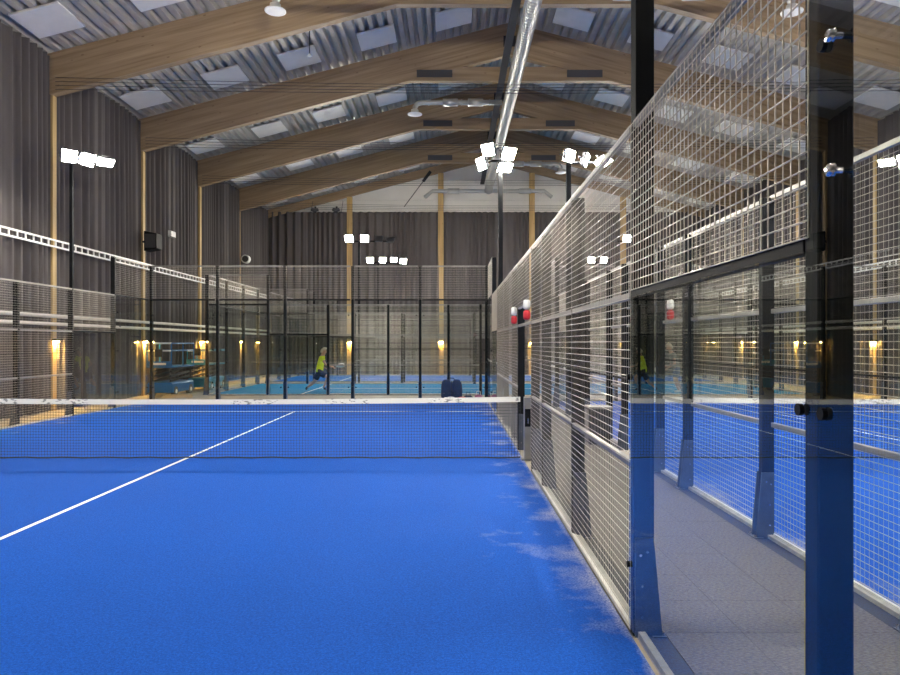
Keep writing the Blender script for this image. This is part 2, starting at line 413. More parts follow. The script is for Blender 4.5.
def wire(parent, u0, u1, z0, z1, heavy=False):
    return link('mesh_panel', wire_mesh(u1 - u0, z1 - z0, heavy), parent, (u0, 0.002, z0), None, 'stuff')

def side_fence(parent):
    """20 m long side: stepped glass at both ends, wire mesh between, a doorway at the net"""
    e = 0.006
    for u in (2, 4, 6, 8, 9.07, 10.93, 12, 14, 16, 18): post(parent, u, 4.0 if u in (2, 18) else 3.0)
    kb = shared('knob', lambda: MB().tube([(0, -.045, 0), (0, -.03, 0), (0, -.03, 0), (0, -.0065, 0)], .01, 12, True, [.016, .019, .009, .009]).mesh('glass_bolt', 'chrome', True))
    for u in (2, 18):
        for z in (.6, 2.18, 2.54): link('glass_bolt', kb, parent, (u + (.19 if u > 10 else -.19), 0, z))
    for a in (0, 1):
        f = (lambda u: u) if a == 0 else (lambda u: 20 - u)
        def seg(u0, u1): return tuple(sorted((f(u0), f(u1))))
        u0, u1 = seg(.02, 2 - e); pane(parent, u0, u1, 3.0); wire(parent, u0, u1, 3.03, 4.0)
        u0, u1 = seg(2 + e, 4 - e); pane(parent, u0, u1, 2.0); wire(parent, u0, u1, 2.03, 3.0, True)
        for (p, q) in ((4, 6), (6, 8), (8, 9.07)):
            u0, u1 = seg(p + .003, q - .003); wire(parent, u0, u1, 0.05, 3.0)
            rail(parent, *seg(p + .038, q - .038), 1.0); rail(parent, *seg(p + .038, q - .038), 2.0)
            rail(parent, *seg(p + .038, q - .038), 1.5, 'black', .014, .012, .026)
        rail(parent, *seg(.02, 2 - .038), 4.0); rail(parent, *seg(.02, 2 - .038), 3.01, 'black', .05)
        rail(parent, *seg(2 + .038, 4 - .038), 2.01, 'black', .05); rail(parent, *seg(2 + .038, 4 - .038), 3.0)
        rail(parent, *seg(4 + .038, 9.03), 3.0)
        part('base_kerb', MB().box(*seg(.02, 9.0), .036, .078, 0.0005, .036), 'kerb', parent)
        part('base_plate', MB().box(*seg(.02, 9.0), .079, .203, 0.0005, .006), 'screen', parent)
        part('base_strip', MB().box(*seg(4.03, 9.0), .009, .03, 0.0125, .045), 'whitekerb', parent)
    rail(parent, 9.11, 10.89, 2.0); rail(parent, 9.11, 10.89, 3.0); rail(parent, 9.11, 10.89, 2.28, 'rail', .03)
    wire(parent, 9.075, 10.925, 2.3, 3.0)
def end_fence(parent, nb):
    Lw = 2.0 * nb
    for i in range(nb + 1): post(parent, i * 2.0 + (0.04 if i == 0 else -0.04 if i == nb else 0), 4.0)
    for i in range(nb):
        u0, u1 = i * 2 + .008, i * 2 + 1.992
        pane(parent, u0, u1, 3.0); wire(parent, u0, u1, 3.03, 4.0)
        rail(parent, u0 + .06, u1 - .06, 3.01, 'black', .05); rail(parent, u0 + .06, u1 - .06, 4.0)
    part('base_kerb', MB().box(.09, Lw - .09, .124, .165, 0.0005, .05), 'kerb', parent)

R90 = PI / 2
side0 = thing('court_side_fence', 'mesh and glass side fence of the near blue court, along the grey carpet walkway', 'fence', (CX1, CY1, 0), -R90)
side_fence(side0)
def put(src, label, loc, rotz):
    o = copy_tree(src); o.location = loc; o.rotation_euler = (0, 0, rotz); o['label'] = label; return o
put(side0, 'mesh and glass side fence before the pipes on the loudspeaker wall', (CX0, CY0, 0), R90)
put(side0, 'mesh and glass side fence of the neighbouring court, across the grey carpet walkway', (RX0, CY0, 0), R90)
put(side0, 'outer mesh and glass side fence of the court across the grey carpet walkway', (RX1, CY1, 0), -R90)
put(side0, 'mesh and glass long fence of the players court, facing the sports bags', (AX1, AY0, 0), PI)
put(side0, 'mesh and glass long fence between the players court and the royal blue court', (AX0, AY1, 0), 0)
put(side0, 'mesh and glass long fence of the royal blue court, facing the players court', (AX1, BY0, 0), PI)
put(side0, 'mesh and glass long fence of the royal blue court beside the gable curtains', (AX0, BY1, 0), 0)
end0 = thing('court_end_fence', 'tall glass end wall topped with mesh, in front of the navy sports bags', 'fence', (CX0, CY1, 0), 0)
end_fence(end0, 5)
put(end0, 'tall glass end wall of the neighbouring court, toward the players court', (RX0, CY1, 0), 0)
put(end0, 'tall glass end wall of the near court, opposite the sports bags', (CX1, CY0 - .08, 0), PI)
put(end0, 'tall glass end wall of the neighbouring court, beside the bare end of the carpet walkway', (RX1, CY0, 0), PI)
end1 = thing('court_end_fence', 'short glass end wall of the players court beside the scissor lifts', 'fence', (AX0, AY0, 0), R90)
end_fence(end1, 3)
put(end1, 'short glass end wall of the players court, far from the scissor lifts', (AX1, AY1, 0), -R90)
put(end1, 'short glass end wall of the royal blue court on the loudspeaker side', (AX0, BY0, 0), R90)
put(end1, 'short glass end wall of the royal blue court, far from the loudspeaker', (AX1, BY1, 0), -R90)

# ------------------------------------------------------------------ nets
def court_net(wd, label, loc, rotz=0):
    t = thing('court_net', label, 'net', loc, rotz)
    top = lambda x: 0.865 + 0.04 * (2 * x / wd) ** 2
    mb = MB(); n = int(wd / 0.042)
    for i in range(n + 1):
        x = -wd / 2 + wd * i / n; sg = 0.015 * math.sin(i * .37) * math.sin(i * .05)
        mb.tube([(x, 0.004, 0.045 + sg * .3), (x, 0.004, top(x))], 0.0024, 4, False)
    for j in range(21):
        f = j / 20; mb.tube([(-wd / 2 + wd * i / 24, 0, 0.045 + f * (top(-wd / 2 + wd * i / 24) - 0.045)) for i in range(25)], 0.0024, 4, False)
    part('netting', mb, 'cord', t, kind='stuff')
    bd = MB(); N = 40
    for i in range(N):
        xa, xb = -wd / 2 + wd * i / N, -wd / 2 + wd * (i + 1) / N; za, zb = top(xa), top(xb)
        bd.quadbox([(xa, -.012, za - .045), (xb, -.012, zb - .045), (xb, .014, zb - .045), (xa, .014, za - .045),
                    (xa, -.008, za + .027), (xb, -.008, zb + .027), (xb, .010, zb + .027), (xa, .010, za + .027)])
    part('top_band', bd, 'band', t)
    part('bottom_hem', MB().tube([(-wd / 2 + wd * i / 60, .002, 0.04 + .006 * math.sin(i * 1.7)) for i in range(61)], 0.011, 6), 'cord', t)
    return t
court_net(9.9, 'dark net with white printed band across the near blue court', ((CX0 + CX1) / 2, 9.95, 0))
court_net(9.9, 'dark net with white printed band across the court beyond the carpet walkway', ((RX0 + RX1) / 2, 9.95, 0))
court_net(5.9, 'dark net with white band across the players court', (XC, (AY0 + AY1) / 2, 0), R90)
court_net(5.9, 'dark net with white band across the royal blue court by the gable', (XC, (BY0 + BY1) / 2, 0), R90)
def net_post(loc, label, sgn):
    t = thing('net_post', label, 'post', loc)
    part('post_body', MB().box(-.05, .05, -.055, .055, .013, .93), 'rail', t, bevel=.006)
    part('winder', MB().box(-.042, .042, -.068, -.056, .5, .76), 'black', t, bevel=.004)
    part('base_plate', MB().box(-.09, .09, -.09, .09, .0125, .024), 'gusset', t)
    part('crank', MB().tube([(0, -.07, .63), (0, -.10, .63), (0.0, -.10, .55)], .008, 6), 'chrome', t)
for x, lab in ((CX1 + .055, 'grey steel net post with black winder at the near court doorway beside the carpet'),
               (CX0 - .055, 'grey steel net post with black winder by the pipes on the curtain wall'),
               (RX0 - .055, 'grey steel net post with black winder at the doorway across the carpet walkway'),
               (RX1 + .055, 'grey steel net post on the outer side of the neighbouring court')):
    net_post((x, 9.95, 0), lab, 1)
# doorway pads: white over red, strapped to the door posts above the lintel
def pad(loc, m, lab):
    mb = MB().lathe([(.02, 0), (.042, .012), (.048, .04), (.048, .09), (.042, .118), (.02, .13)], 14)
    solid('post_pad', mb, m, lab, 'pad', loc, None, 'white and red pads strapped to the doorway posts', True)
for x, nm in ((CX1, 'near court'), (RX0, 'neighbouring court')):
    for yy, nn in ((9.95 - .93, 'first'), (9.95 + .93, 'last')):
        s = 1 if x == CX1 else -1
        pad((x - s * .056, yy, 2.17), 'pad', 'white pad on the %s doorway post of the %s, above its red pad' % (nn, nm))
        pad((x - s * .056, yy, 2.03), 'red', 'red pad on the %s doorway post of the %s, below its white pad' % (nn, nm))

# ------------------------------------------------------------------ floodlight masts
def aim_quat(d):
    return Vector(d).normalized().to_track_quat('-Z', 'Y')
def make_head():
    hs = MB().box(-.17, .17, -.15, .15, .012, .05)
    for i in range(9): x = -.15 + i * .0375; hs.box(x - .006, x + .006, -.13, .13, .05, .10)
    for y in (-.15, -.0525, .0455, .1435): hs.box(-.17, .17, y, y + .0065, -.008, .012)
    for x in (-.17, .163): hs.box(x, x + .007, -.15, .15, -.008, .012)
    a = hs.mesh('lamp_head', 'lamp'); b = MB().box(-.158, .158, -.036, .036, -.002, .0115).mesh('diode_panel', 'led')
    c = MB().tube([(-.19, 0, .03), (-.19, 0, .17), (.19, 0, .17), (.19, 0, .03)], .012, 6).mesh('yoke', 'lamp')
    return a, b, c
HEAD = make_head()
def mast(label, loc, bar, heads, ht=6.05, r=0.055, base=0.0):
    t = thing('light_mast', label, 'floodlight')
    t.location = loc
    part('pole', MB().box(-r, r, -r, r, base + .0006, ht).box(-.08, .08, -.08, .08, base + .0006, base + .014), 'black', t, bevel=.004)
    (b0, b1) = bar
    part('cross_bar', MB().tube([b0, b1], .03, 8), 'black', t)
    for off, d in heads:
        h = link('lamp_head', HEAD[0], t, off, aim_quat(d))
        for y in (-.098, 0, .098): link('diode_panel', HEAD[1], h, (0, y, 0))
        link('yoke', HEAD[2], h)
    return t
def arm(s, yd):                             # arm reaching over the court, three heads fanned out
    return ((0, 0, 6.0), (s * .95, 0, 6.02)), [((s * .02, -.12, 6.13), (s * .8, -.75 * yd - .1, -.28)), ((s * .42, -.05, 6.06), (s * .9, -.35 * yd, -.35)), ((s * .84, -.05, 6.0), (s * .3, -.35 * yd, -1))]
for x, s, nm in ((CX0 - .09, 1, 'over the near court by the pipes'), (RX0 - .09, 1, 'over the neighbouring court, beside the carpet walkway'),
                 (RX1 + .09, -1, 'over the neighbouring court, on its outer side')):
    for y, yd, en in ((15.98, 1, 'nearer the gable'), (3.98, -1, 'away from the gable')):
        b, h = arm(s, yd); mast('black floodlight mast %s, %s' % (nm, en), (x, y + .1 * yd, 0), b, h, r=.036 if x < -5 else .055)
quad = lambda yd: (((-.42, 0, 6.05), (.18, 0, 6.05)), [((-.30, -.1, 6.28), (-.6, -.8 * yd, -.28)), ((-.46, -.12, 5.95), (-.85, -.5 * yd, -.4)),
                                                      ((.2, -.02, 6.22), (.35, -.75 * yd, -.6)), ((.1, -.1, 5.86), (.1, -.5 * yd, -1))])
for y, yd, en in ((16.08, 1, 'nearer the gable'), (4.07, -1, 'away from the gable')):
    b, h = quad(yd); mast('black floodlight mast with clustered lamps beside the near court fence, %s' % en, (CX1 + .095, y, 0), b, h)
row = lambda g: (((-.6, 0, 6.1), (1.5, 0, 6.1)), [((-.42, -.1, 6.2), (-.12, -.95, -.42)), ((.25, -.1, 6.2), (.12, -.95, -.42)), ((.85, g * .05, 6.2), (0, g * .8, -.5)), ((1.36, g * .05, 6.15), (.3, g * .8, -.6))])
for y, nm in ((AY1 + .45, 'between the players court and the royal blue court'), (BY1 + .45, 'between the royal blue court and the gable curtain')):
    for x, sd in ((-4.0, 'loudspeaker side'), (7.74, 'far from the loudspeaker')):
        b, h = row(1 if y < 30 else -1)
        if x > 0: h = [((-o[0], o[1], o[2]), (-d[0], d[1], d[2])) for o, d in h]; b = ((-1.5, 0, 6.1), (.6, 0, 6.1))
        mast('slim floodlight mast %s, %s' % (nm, sd), (x, y, 0), b, h, r=.04)

# ------------------------------------------------------------------ timber frame of the hall
ORD = ['first', 'second', 'third', 'fourth', 'fifth', 'sixth', 'seventh', 'eighth', 'ninth', 'tenth']
ang = math.atan(SLOPE)
def rafter(parent, side, y0, y1, dep=1.04):
    # local x runs up the slope, from the eave to the ridge
    mb = MB(); ca, sa = math.cos(ang), math.sin(ang); half = XC - EX0 - .001
    def loc(dx, dz): return (dx * ca + dz * sa, -dx * sa + dz * ca)
    pts = [loc(-.15, -dep - .15 * SLOPE), loc(half, half * SLOPE - dep), loc(half, half * SLOPE), loc(-.15, -.15 * SLOPE)]
    mb.prism(pts, 1, y0, y1)
    o = part('rafter', mb, 'wood', parent, (-half if side < 0 else half, 0, Z_EAVE_TOP), (0, -ang, 0) if side < 0 else (0, -ang, PI))
    if side > 0:
        o.rotation_mode = 'QUATERNION'; o.rotation_quaternion = Quaternion((0, 0, 1), PI) @ Quaternion((0, 1, 0), -ang)
    return o
for k, by in enumerate(BEAMS + [37.2]):
    last = by > 37; n = len(BEAMS) - k
    lab = 'glulam end beam along the top of the white gable wall' if last else 'glulam roof beam with collar tie, %s from the gable wall' % ORD[n - 1]
    t = thing('roof_beam', lab, 'beam', (XC, by, 0))
    th = .06 if last else .11
    dp = .45 if last else 1.04; rafter(t, -1, -th, th, dp); rafter(t, 1, -th, th, dp)
    if last: continue
    part('collar_tie', MB().prism([(-3.42, 10.29), (3.42, 10.29), (1.75, 10.74), (-1.75, 10.74)], 1, -.10, .10), 'wood', t)
    for s in (-1, 1):
        part('steel_plate', MB().box(s * 2.45 - .58, s * 2.45 + .58, -.125, -.111, 10.40, 10.64), 'lamp', t)
        for zz in (10.1,): pass
    part('ridge_plate', MB().box(-.2, .2, -.125, -.111, 11.4, 11.75), 'screen', t)
for k, by in enumerate(BEAMS):
    n = len(BEAMS) - k
    for x, s, sd in ((EX0, -1, 'loudspeaker'), (2 * XC - EX0, 1, 'opposite')):
        mb = MB().box(0 if s < 0 else -.0, .14 * 1, -.08, .08, 0.0005, 8.06)
        solid('timber_column', MB().box(-.14, 0, -.085, .085, .0005, 8.0) if s < 0 else MB().box(0, .14, -.085, .085, .0005, 8.0), 'woodcol',
              'pale timber wall column on the %s side, %s from the gable wall' % (sd, ORD[n - 1]), 'column', (x, by, 0), bevel=.008)
GX = [XC - 7.5, XC - 2.5, XC + 2.5, XC + 7.5]
for i, x in enumerate(GX):
    solid('timber_column', MB().box(-.15, .15, -.12, 0, .0005, roof_z(x) - .47), 'woodcol', 'pale timber column on the gable wall, %s from the loudspeaker wall' % ORD[i], 'column', (x, HY1 - .14, 0), bevel=.008)

# ------------------------------------------------------------------ curtains
def curtain(p0, p1, z1, label, z1b=None):
    p0, p1 = Vector((*p0, 0)), Vector((*p1, 0)); d = p1 - p0; L_ = d.length; d.normalize(); nrm = Vector((-d.y, d.x, 0))
    mb = MB(); n = int(L_ / 0.03); rows = 4; ph = random.uniform(0, 6); a1 = random.uniform(.8, 1.2)
    widths = []; u = 0
    prof = []
    ps = 0
    for i in range(n + 1):
        f = i / n; s_ = f * L_
        ps += (2 * PI / (0.36 + .12 * math.sin(s_ * 1.9 + ph) + .05 * math.sin(s_ * 5.1 + ph * 2))) * (L_ / n)
        prof.append((s_, .12 * math.sin(ps) * (0.75 + .4 * math.sin(s_ * 2.7 + ph)) + .018 * math.sin(ps * 2.1 + 1)))
    for j in range(rows + 1):
        g = j / rows
        for i, (s_, o) in enumerate(prof):
            zt = z1 if z1b is None else z1 + (z1b - z1) * s_ / L_
            amp = (1.15 - .35 * g)
            q = p0 + d * s_ + nrm * (o * amp)
            mb.v.append((q.x, q.y, .02 + g * (zt - .02)))
    for j in range(rows):
        for i in range(n):
            a = j * (n + 1) + i; mb.f.append((a, a + 1, a + n + 2, a + n + 1))
    o = part('curtain', mb, 'curtain', None, smooth=True)
    return tag(o, label, 'curtain')
bays = [HY0] + BEAMS + [HY1 - .12]
for k in range(len(bays) - 1):
    a, b = bays[k], bays[k + 1]; n = len(bays) - 1 - k
    for x, sd in ((EX0 - .07, 'loudspeaker'), (2 * XC - EX0 + .07, 'opposite')):
        curtain((x, a + .1), (x, b - .1), 8.98, 'dark pleated curtain on the %s wall, %s bay from the gable' % (sd, ORD[n - 1]))
gx = [EX0 + .05] + GX + [2 * XC - EX0 - .05]
for i in range(5):
    curtain((gx[i] + .02, HY1 - .18), (gx[i + 1] - .02, HY1 - .18), 8.93, 'dark pleated curtain on the gable wall, %s from the loudspeaker wall' % ORD[i])

# ------------------------------------------------------------------ acoustic panels under the deck
pan_me = MB().box(-.575, .575, -.575, .575, -.05, 0).mesh('acoustic_panel', 'panel')
for k, by in enumerate(BEAMS + [37.2]):
    if by < 15: continue
    n = len(BEAMS) - k + 1
    for s, sd in ((-1, 'loudspeaker'), (1, 'opposite')):
        for i, off in enumerate((11.26, 8.82, 6.55, 4.18, 1.84)):
            x = XC + s * off
            o = link('acoustic_panel', pan_me, None, (x, by - 1.48, roof_z(x) - .004), (0, s * ang, 0))
            bv = o.modifiers.new('bevel', 'BEVEL'); bv.width = .006; bv.segments = 1
            tag(o, 'white acoustic panel, %s up from the %s wall, %s roof bay from the gable' % (ORD[i], sd, ORD[n - 1]), 'panel', 'white acoustic panels under the roof deck')

# ------------------------------------------------------------------ ventilation
DZ = 9.62
dk = thing('main_duct', 'long galvanised spiral duct hung along the ridge of the roof', 'duct', (XC, 0, DZ))
part('duct_pipe', MB().tube([(0, y, 0) for y in (-7.5, 5, 15, 25, 34.9)], .2, 24), 'duct', dk, smooth=True)
part('end_cap', MB().tube([(0, 34.9, 0), (0, 34.96, 0)], .205, 24), 'duct', dk)
strap = MB().tube([(0, 0, .2), (0, 0, 1.2)], .012, 6).mesh('hanger', 'tray')
for by in BEAMS:
    if by > 10: link('hanger', strap, dk, (0, by - .3, 0))
solid('cable_tray', MB().box(-.1, .1, -7.5, 34.8, -.01, 0).box(-.1, -.09, -7.5, 34.8, 0, .07).box(.09, .1, -7.5, 34.8, 0, .07), 'tray',
      'dark cable tray running beside the long ridge duct', 'cable tray', (XC - .33, 0, DZ + .27))
def diffuser(parent, loc, r=.24):
    mb = MB().lathe([(r * .5, .16), (r * .55, .05), (r, .02), (r, 0.0), (r * .86, -.012), (r * .8, .0), (r * .62, -.012), (r * .4, -.03), (r * .05, -.035)], 24)
    return part('diffuser', mb, 'white', parent, loc, None, True)
def branch(label, y, x1, z, down=True, both=False):
    t = thing('branch_duct', label, 'duct', (XC, y, z)); s = 1 if x1 > XC else -1; e = x1 - XC
    pts = [(s * .212, 0, 0), (e - s * .25, 0, 0), (e - s * .08, 0, -.05), (e, 0, -.18), (e, 0, -.26)]
    part('duct_pipe', MB().tube(pts, .085, 14), 'duct', t, smooth=True)
    for q in (.35, .62): part('silencer', MB().tube([(e * q - .25, 0, 0), (e * q + .25, 0, 0)], .125, 16), 'duct', t, smooth=True)
    for q in (.2, .5, .85): part('collar', MB().tube([(e * q - .02, 0, 0), (e * q + .02, 0, 0)], .1, 14), 'duct', t)
    diffuser(t, (e, 0, -.40))
    return t
branch('thin branch duct with white round diffuser, at the second beam seen from the carpet end', 22.55, -1.25, 9.74)
branch('thin branch duct with white round diffuser over the royal blue court', 29.8, 4.78, 9.62)
branch('long branch duct with white round diffuser above the loudspeaker side of the near court', 15.3, -4.0, 9.62)
branch('long branch duct with white round diffuser above the neighbouring court', 15.35, 7.7, 9.62)
t = thing('cross_duct', 'thin cross duct with turned down ends at the end of the ridge duct', 'duct', (XC, 35.12, DZ))
part('duct_pipe', MB().tube([(-3.3, 0, -.32), (-2.9, 0, 0), (2.9, 0, 0), (3.3, 0, -.32)], .1, 14), 'duct', t, smooth=True)
for x in (-1.8, 1.9): part('silencer', MB().tube([(x - .3, 0, 0), (x + .3, 0, 0)], .14, 16), 'duct', t, smooth=True)
# wires strung across the hall below the beams
for k, by in enumerate(BEAMS):
    if by < 15: continue
    n = len(BEAMS) - k
    for j, z in enumerate((8.12, 8.22, 8.32, 8.42)):
        mb = MB().tube([(EX0 + .1 + (2 * XC - 2 * EX0 - .2) * i / 20, 0, z - .10 * math.sin(PI * i / 20) * (1 + .3 * j)) for i in range(21)], .007, 5)
        solid('tie_wire', mb, 'tray', 'thin dark wire strung across below the %s roof beam from the gable, %s up' % (ORD[n - 1], ORD[j]), 'wire', (0, by - .14, 0), group='wires strung under the roof beams')

# ------------------------------------------------------------------ on the side walls
for s, sd in ((-1, 'loudspeaker'), (1, 'opposite')):
    x = XC + s * (XC - EX0 - .14)
    for z, nm in ((2.40, 'upper'), (2.20, 'lower')):
        solid('wall_pipe', MB().tube([(0, -7.5, 0), (0, 15, 0), (0, 37.0, 0)], .046, 12), 'pipe', '%s light grey pipe along the %s wall curtains' % (nm, sd), 'pipe', (x, 0, z), smooth=True)
    t = thing('cable_ladder', 'white metal cable ladder along the curtains of the %s wall' % sd, 'cable ladder', (x, -7.5, 4.22))
    for z in (-.08, .08): part('side_rail', MB().box(-.015, .015, 0, 44.4, z - .022, z + .022), 'white', t)
    rung = MB().box(-.012, .012, -.022, .022, -.058, .058).mesh('rung', 'white')
    for i in range(146): link('rung', rung, t, (0, .2 + i * .3, 0))
# wall lamps on the columns
def wall_lamp(loc, rotz, label):
    t = thing('wall_lamp', label, 'lamp', loc, rotz)          # local +y points into the hall
    part('housing', MB().box(-.14, .14, .002, .13, -.03, .03), 'black', t, bevel=.006)
    part('bulb', MB().box(-.09, .09, .012, .06, -.042, -.0305), 'warm', t)
for k, by in enumerate(BEAMS):
    if by < 11: continue
    n = len(BEAMS) - k
    wall_lamp((EX0, by, 1.80), -R90, 'warm lamp on the wall column of the loudspeaker side, %s from the gable' % ORD[n - 1])
    wall_lamp((2 * XC - EX0, by, 1.80), R90, 'warm lamp on the wall column of the opposite side, %s from the gable' % ORD[n - 1])
for i, x in enumerate(GX): wall_lamp((x, HY1 - .26, 1.80), PI, 'warm lamp on the gable column, %s from the loudspeaker wall' % ORD[i])
t = thing('loudspeaker', 'black loudspeaker box bracketed to the curtain wall above the scissor lifts', 'speaker', (-9.72, 22.0, 5.02))
part('cabinet', MB().prism([(-.2, -.32), (.2, -.24), (.2, .24), (-.2, .32)], 1, -.22, .22), 'black', t, bevel=.01)
part('grille', MB().box(-.16, .17, -.232, -.221, -.22, .22), 'tray', t)
part('bracket', MB().box(-.34, -.2, -.03, .03, -.03, .03), 'black', t)
t = thing('emergency_light', 'small white emergency light box hung on the curtain beside the loudspeaker', 'lamp', (-9.98, 24.1, 5.6))
part('box_body', MB().box(-.06, .06, -.2, .2, -.1, .1), 'white', t, bevel=.01)
part('lens', MB().box(.061, .066, -.16, .16, -.07, .03), 'panel', t)
t = thing('round_speaker', 'small white round speaker near the corner of the gable curtains', 'speaker', (-9.88, 32.45, 5.75))
part('shell', MB().tube([(0, -.16, 0), (0, .1, 0)], .2, 16), 'white', t)
part('cone', MB().tube([(0, -.175, 0), (0, -.161, 0)], .15, 16), 'tray', t)
t = thing('stage_light_bar', 'pair of small dark spotlights on a bar under the gable beam', 'spotlight', (-6.85, 36.6, 8.9))
part('bar', MB().tube([(-.95, 0, -.12), (.95, 0, -.12)], .02, 6), 'tray', t)
for x in (-.8, .85): part('hanger', MB().tube([(x, 0, -.12), (x, .55, .62)], .015, 6), 'tray', t)
for x in (-.55, .6):
    s_ = part('spot', MB().tube([(x - .22, 0, .08), (x - .05, 0, .0), (x + .16, 0, .06)], .1, 10, rs=[.09, .12, .08]), 'lamp', t)
    part('clamp', MB().box(x - .05, x + .05, -.03, .03, -.12, .22), 'tray', s_)
a, b = P(404, 207, 37.05), P(430.5, 171.5, 37.05)
t = thing('slanted_pole', 'thin dark slanted pole with thick sleeve before the white gable wall', 'pole', a)
part('rod', MB().tube([(0, 0, 0), (b - a)], .022, 6), 'tray', t)
part('sleeve', MB().tube([(b - a) * .72, (b - a)], .085, 8), 'screen', t)
# smoke detector on a drop under the deck
t = thing('pendant_sensor', 'small white sensor on a drop rod under the roof deck', 'sensor', (-4.05, 19.2, 9.9))
part('rod', MB().tube([(0, 0, 0), (0, 0, .85)], .012, 6), 'tray', t); part('bulb', MB().lathe([(.02, -.08), (.06, -.05), (.06, 0), (.03, .03)], 12), 'white', t)

# ------------------------------------------------------------------ scissor lifts and timber
def lift(label, loc, body, wdt, deckz, railz):
    t = thing('scissor_lift', label, 'lift', loc); h = wdt / 2
    part('chassis', MB().prism([(-h, .12), (h, .12), (h, .40), (h - .05, .46), (-h + .05, .46), (-h, .40)], 1, -.9, .9), body, t, bevel=.02)
    for x in (-1, 1):
        for y in (-.62, .62):
            wl = part('wheel', MB().tube([(x * (h - .12), y, .16), (x * (h + .01), y, .16)], .16, 18), 'rubber', t)
            part('hub', MB().tube([(x * (h + .011), y, .16), (x * (h + .02), y, .16)], .07, 12), 'white', wl)
    for i in range(3):
        z0, z1 = .47 + i * (deckz - .52) / 3, .47 + (i + 1) * (deckz - .52) / 3
        for s in (-1, 1):
            part('scissor_arm', MB().quadbox([(s * h * .7 - .03, -.75, z0), (s * h * .7 + .03, -.75, z0), (s * h * .7 + .03, .75, z1 - .05), (s * h * .7 - .03, .75, z1 - .05),
                                              (s * h * .7 - .03, -.75, z0 + .06), (s * h * .7 + .03, -.75, z0 + .06), (s * h * .7 + .03, .75, z1 + .01), (s * h * .7 - .03, .75, z1 + .01)]), 'tray', t)
    part('platform', MB().box(-h, h, -.95, .95, deckz - .05, deckz).box(-h, h, -.96, -.94, deckz, deckz + .16), body, t, bevel=.01)
    for z in (deckz + .5, railz):
        for s in (-1, 1):
            part('guard_rail', MB().tube([(s * (h - .02), -.93, z), (s * (h - .02), .93, z)], .02, 8), body, t)
            part('guard_rail', MB().tube([(-h + .02, s * .93, z), (h - .02, s * .93, z)], .024, 8), 'white' if s < 0 else body, t)
    for x in (-1, 1):
        for y in (-.93, 0, .93): part('stanchion', MB().tube([(x * (h - .02), y, deckz), (x * (h - .02), y, railz)], .02, 8), body, t)
    part('control_box', MB().box(-.12, .12, -1.02, -.95, deckz + .3, deckz + .55), 'tray', t, bevel=.01)
    part('name_plate', MB().box(-h * .55, h * .55, -.962, -.9605, deckz + .04, deckz + .11), 'white', t)
    return t
lift('dark blue scissor lift with white front rails, parked against the loudspeaker wall', (-9.42, 22.7, 0), 'lift', .82, .98, 1.72)
lift('teal and blue scissor lift parked behind the one with white front rails', (-9.2, 25.4, 0), 'teal', .8, .98, 1.45)
t = thing('timber_pallet', 'low pile of raw timber boards on the floor before the scissor lifts', 'timber', (-8.72, 21.4, 0), .25)
for i, (y, z, l) in enumerate(((0, .001, .95), (.16, .001, .8), (.32, .001, .9), (.1, .042, .7), (.3, .042, .85))):
    part('board', MB().box(-l / 2, l / 2, y - .06, y + .06, z, z + .04), 'timber', t)

# ------------------------------------------------------------------ bags behind the far glass, bin on the walkway
def sack(wx, wy, hz, seedn, flat=.9):
    r = random.Random(seedn); bm = bmesh.new(); bmesh.ops.create_uvsphere(bm, u_segments=20, v_segments=14, radius=1.0)
    for v in bm.verts:
        x, y, z = v.co; k = 0.8 + .25 * (1 - (z + 1) / 2)
        sx = math.copysign(abs(x) ** .6, x); sy = math.copysign(abs(y) ** .7, y); sz = math.copysign(abs(z) ** .55, z)
        j = 1 + .05 * math.sin(5 * x + seedn) * math.cos(4 * z + 2 * y)
        v.co = (sx * wx / 2 * k * j, sy * wy / 2 * j, (sz * .5 + .5) * hz)
    me = bpy.data.meshes.new('sack'); bm.to_mesh(me); bm.free()
    for p in me.polygons: p.use_smooth = True
    return me
t = thing('sports_bag', 'large navy sports bag with centre seam, standing behind the end glass', 'bag', (-.02, 20.62, 0))
for x in (-.155, .155):
    me = sack(.36, .34, .62, 3 + int(x * 10)); me.materials.append(M['navy']); link('bag_half', me, t, (x, 0, .0))
part('seam', MB().tube([(0, -.17, .05), (0, -.19, .3), (0, -.12, .58)], .012, 6), 'shorts', t)
part('tag_label', MB().box(-.22, -.14, -.20, -.185, .04, .09), 'white', t)
part('carry_handle', MB().tube([(-.1, 0, .58), (-.06, 0, .66), (.06, 0, .66), (.1, 0, .58)], .014, 6), 'navy', t)
def shoe(loc, rotz, m, lab):
    me = sack(.27, .10, .10, 5); me.materials.append(M[m])
    t = thing('trainer_shoe', lab, 'shoe', loc, rotz); link('upper', me, t, (0, 0, .015))
    part('sole', MB().prism([(-.13, -.045), (.1, -.05), (.14, -.03), (.14, .03), (.1, .05), (-.13, .045)], 2, .0005, .02), 'white', t)
shoe((-.05, 20.36, 0), .2, 'whiteshoe', 'white trainer shoe on the floor before the navy sports bag')
shoe((.30, 20.34, 0), -.4, 'red', 'red trainer shoe on the floor before the navy sports bag')
for i, (x, m, hz, wd, lab) in enumerate(((.48, 'navy', .14, .3, 'low dark pouch beside the navy sports bag'), (.79, 'pink', .17, .26, 'pink striped bag on the floor behind the end glass'), (1.09, 'pink', .15, .24, 'pink bag with loop handle by the corner post'))):
    me = sack(wd, .22, hz, 9 + i); me.materials.append(M[m]); t = thing('small_bag', lab, 'bag', (x, 20.5, 0)); link('bag_body', me, t)
    part('loop_handle', MB().tube([(-.07, 0, hz * .85), (-.05, 0, hz + .1), (.05, 0, hz + .1), (.07, 0, hz * .85)], .01, 6), 'navy' if m == 'navy' else 'white', t)
